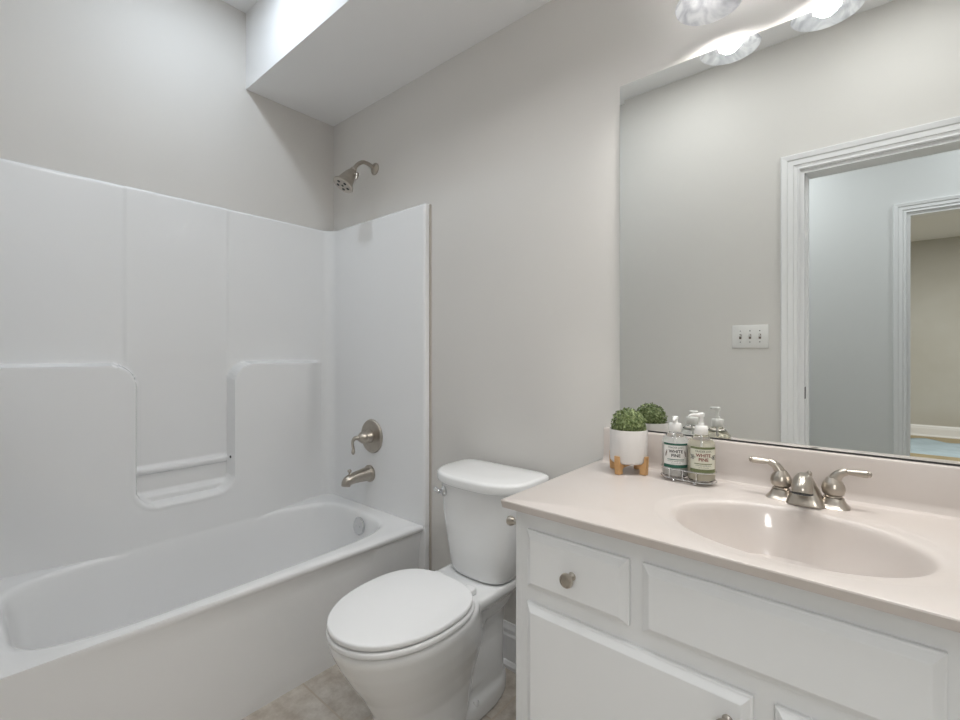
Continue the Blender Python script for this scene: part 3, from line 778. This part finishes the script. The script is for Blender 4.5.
def wrap(bm, cx, cy, r, fa_, off):
    """bend a flat x/z mesh around a vertical cylinder, centred on facing angle fa_"""
    for v in bm.verts:
        a = fa_ + v.co.x / r
        rr = r + off + v.co.y
        v.co = Vector((math.cos(a) * rr, math.sin(a) * rr, v.co.z))
def quad(bm, x0, x1, z0, z1, n=16):
    rows = [[bm.verts.new((x0 + (x1 - x0) * i / n, 0, z)) for i in range(n + 1)] for z in (z0, z1)]
    for i in range(n): bm.faces.new((rows[0][i], rows[0][i + 1], rows[1][i + 1], rows[1][i]))
def textbm(s, size, x, z, sx=1.0, bold=0.0):
    cu = D.curves.new('lettering', 'FONT'); cu.body = s; cu.size = size; cu.align_x = 'CENTER'; cu.align_y = 'CENTER'; cu.offset = bold; cu.resolution_u = 3
    ob = D.objects.new('lettering', cu); C.objects.link(ob)
    dg = bpy.context.evaluated_depsgraph_get()
    me = D.meshes.new_from_object(ob.evaluated_get(dg))
    bm = NB(); bm.from_mesh(me)
    D.objects.remove(ob); D.curves.remove(cu); D.meshes.remove(me)
    bmesh.ops.triangulate(bm, faces=bm.faces)
    for v in bm.verts: v.co = Vector((v.co.x * sx + x, 0, v.co.y + z))
    return bm
def poly(bm, pts):
    bm.faces.new([bm.verts.new((x, 0, z)) for x, z in pts])

def bottle(pos, label, soap, lab, band, ink, facing, nozzle, ptop, kind):
    t = empty('soap_bottle', pos, label, 'soap bottle', 'pump bottles in the wire caddy')
    R = BR
    bm = NB(); lathe(bm, [(0.0, 0.0), (R - 0.004, 0.0), (R - 0.001, 0.002), (R, 0.006), (R, 0.094), (R - 0.002, 0.101), (R - 0.008, 0.109), (0.016, 0.118), (0.0135, 0.123), (0.0135, 0.131), (0.0, 0.131)], 40); link('glass_body', bm, 'glass', t, 30)
    bm = NB(); lathe(bm, [(0.0, 0.004), (R - 0.0045, 0.004), (R - 0.003, 0.007), (R - 0.003, 0.088), (0, 0.088)], 36); o = link('soap', bm, soap, t, 30); o['label'] = 'liquid soap inside'
    bm = NB(); lathe(bm, [(0.0155, 0.1205), (0.0165, 0.122), (0.0165, 0.140), (0.0145, 0.143), (0.0075, 0.144), (0.0075, 0.150), (0.0042, 0.151), (0.0042, ptop - 0.012), (0.0075, ptop - 0.010), (0.0080, ptop - 0.002), (0.006, ptop), (0, ptop)], 28)
    nd = Vector((math.cos(nozzle), math.sin(nozzle), 0))
    p0 = Vector((0, 0, ptop - 0.0055))
    tube(bm, [(*(p0 - nd * 0.004), 0.0055), (*(p0 + nd * 0.014), 0.0050), (*(p0 + nd * 0.028), 0.0040), (*(p0 + nd * 0.034 - Vector((0, 0, 0.004))), 0.0032)], None, 14, 5, sy=0.75)
    link('pump', bm, 'pump', t)
    bm = NB(); lathe(bm, [(0.002, 0.006), (0.002, 0.120)], 8); link('dip_tube', bm, 'pump', t)
    W = 0.034
    parts = []
    bm = NB(); quad(bm, -W, W, 0.026, 0.092, 32); wrap(bm, 0, 0, R, facing, 0.0004); lb = link('label', bm, lab, t)
    def add(nm, bm, m):
        wrap(bm, 0, 0, R, facing, 0.0008); link(nm, bm, m, lb)
    for a_, b_ in ((0.0865, 0.092), (0.026, 0.0345)):
        bm = NB(); quad(bm, -W, W, a_, b_, 32); add('label_band', bm, band)
    bm = NB(); quad(bm, -0.022, 0.022, 0.0475, 0.0495); add('label_rule', bm, band)
    add('lettering', textbm("TRADER JOE'S", 0.0064, 0, 0.0805, 1.0), 'ink')
    add('lettering', textbm("WHITE", 0.0115, 0, 0.0700, 1.0, 0.0003), ink)
    add('lettering', textbm("PINE", 0.0115, 0, 0.0590, 1.0, 0.0003), ink)
    add('lettering', textbm("SCENTED HAND SOAP" if kind else "SCENTED HAND LOTION", 0.0036, 0, 0.0440, 1.0), 'ink')
    add('lettering', textbm("355 mL (12 FL OZ)", 0.0030, 0, 0.0385, 1.0), 'ink')
    for s in (-1, 1):
        bm = NB()
        if kind == 0:
            for j in range(5):
                z = 0.056 + j * 0.0035; w0 = (0.0022, 0.0032, 0.0034, 0.0028, 0.0016)[j]
                x0 = s * (0.0255 + 0.0008 * (2 - j))
                poly(bm, [(x0 - w0, z + 0.002), (x0, z - 0.001), (x0 + w0, z + 0.002), (x0, z + 0.0032)])
            add('pine_cone_drawing', bm, 'cone')
        else:
            poly(bm, [(s * 0.0300, 0.0640), (s * 0.0185, 0.0645), (s * 0.0185, 0.0655), (s * 0.0300, 0.0660)])
            for j in range(4):
                x0 = s * (0.0205 + j * 0.0026)
                for q_ in (-1, 1):
                    poly(bm, [(x0, 0.065), (x0 + s * 0.0012, 0.065), (x0 + s * 0.0055, 0.065 + q_ * 0.0058), (x0 + s * 0.0045, 0.065 + q_ * 0.0062)])
            add('pine_sprig_drawing', bm, 'ink')
    return t
def face_to(p): return math.atan2(cam.location.y - p.y, cam.location.x - p.x)
bottle(B1, 'pump bottle with dark green banded white label, beside the plant pot', 'soap', 'label1', 'green', 'ink', face_to(B1) + 0.05, face_to(B1) - 0.1, 0.162, 0)
bottle(B2, 'pump bottle with cream label and reddish lettering, nearer the faucet', 'soap2', 'label2', 'olive', 'redink', face_to(B2) + 0.15, math.radians(225), 0.178, 1)

# ------------------------------------------------------------------ far room drop cloth
bm = NB()
n = 24
vs = [[bm.verts.new((2.3 + 2.2 * i / n + 0.05 * math.sin(j), -7.1 + 1.6 * j / n + 0.06 * math.sin(i * 0.9), 0.012 + 0.012 * (1 + math.sin(i * 1.3 + j * 0.8)) )) for j in range(n + 1)] for i in range(n + 1)]
for i in range(n):
    for j in range(n):
        bm.faces.new((vs[i][j], vs[i + 1][j], vs[i + 1][j + 1], vs[i][j + 1]))
o = link('drop_cloth', bm, 'cloth', None)
sm = o.modifiers.new('thickness', 'SOLIDIFY'); sm.thickness = 0.008; sm.offset = -1
tag(o, 'pale blue drop cloth on the far room floor, seen in the mirror', 'drop cloth')
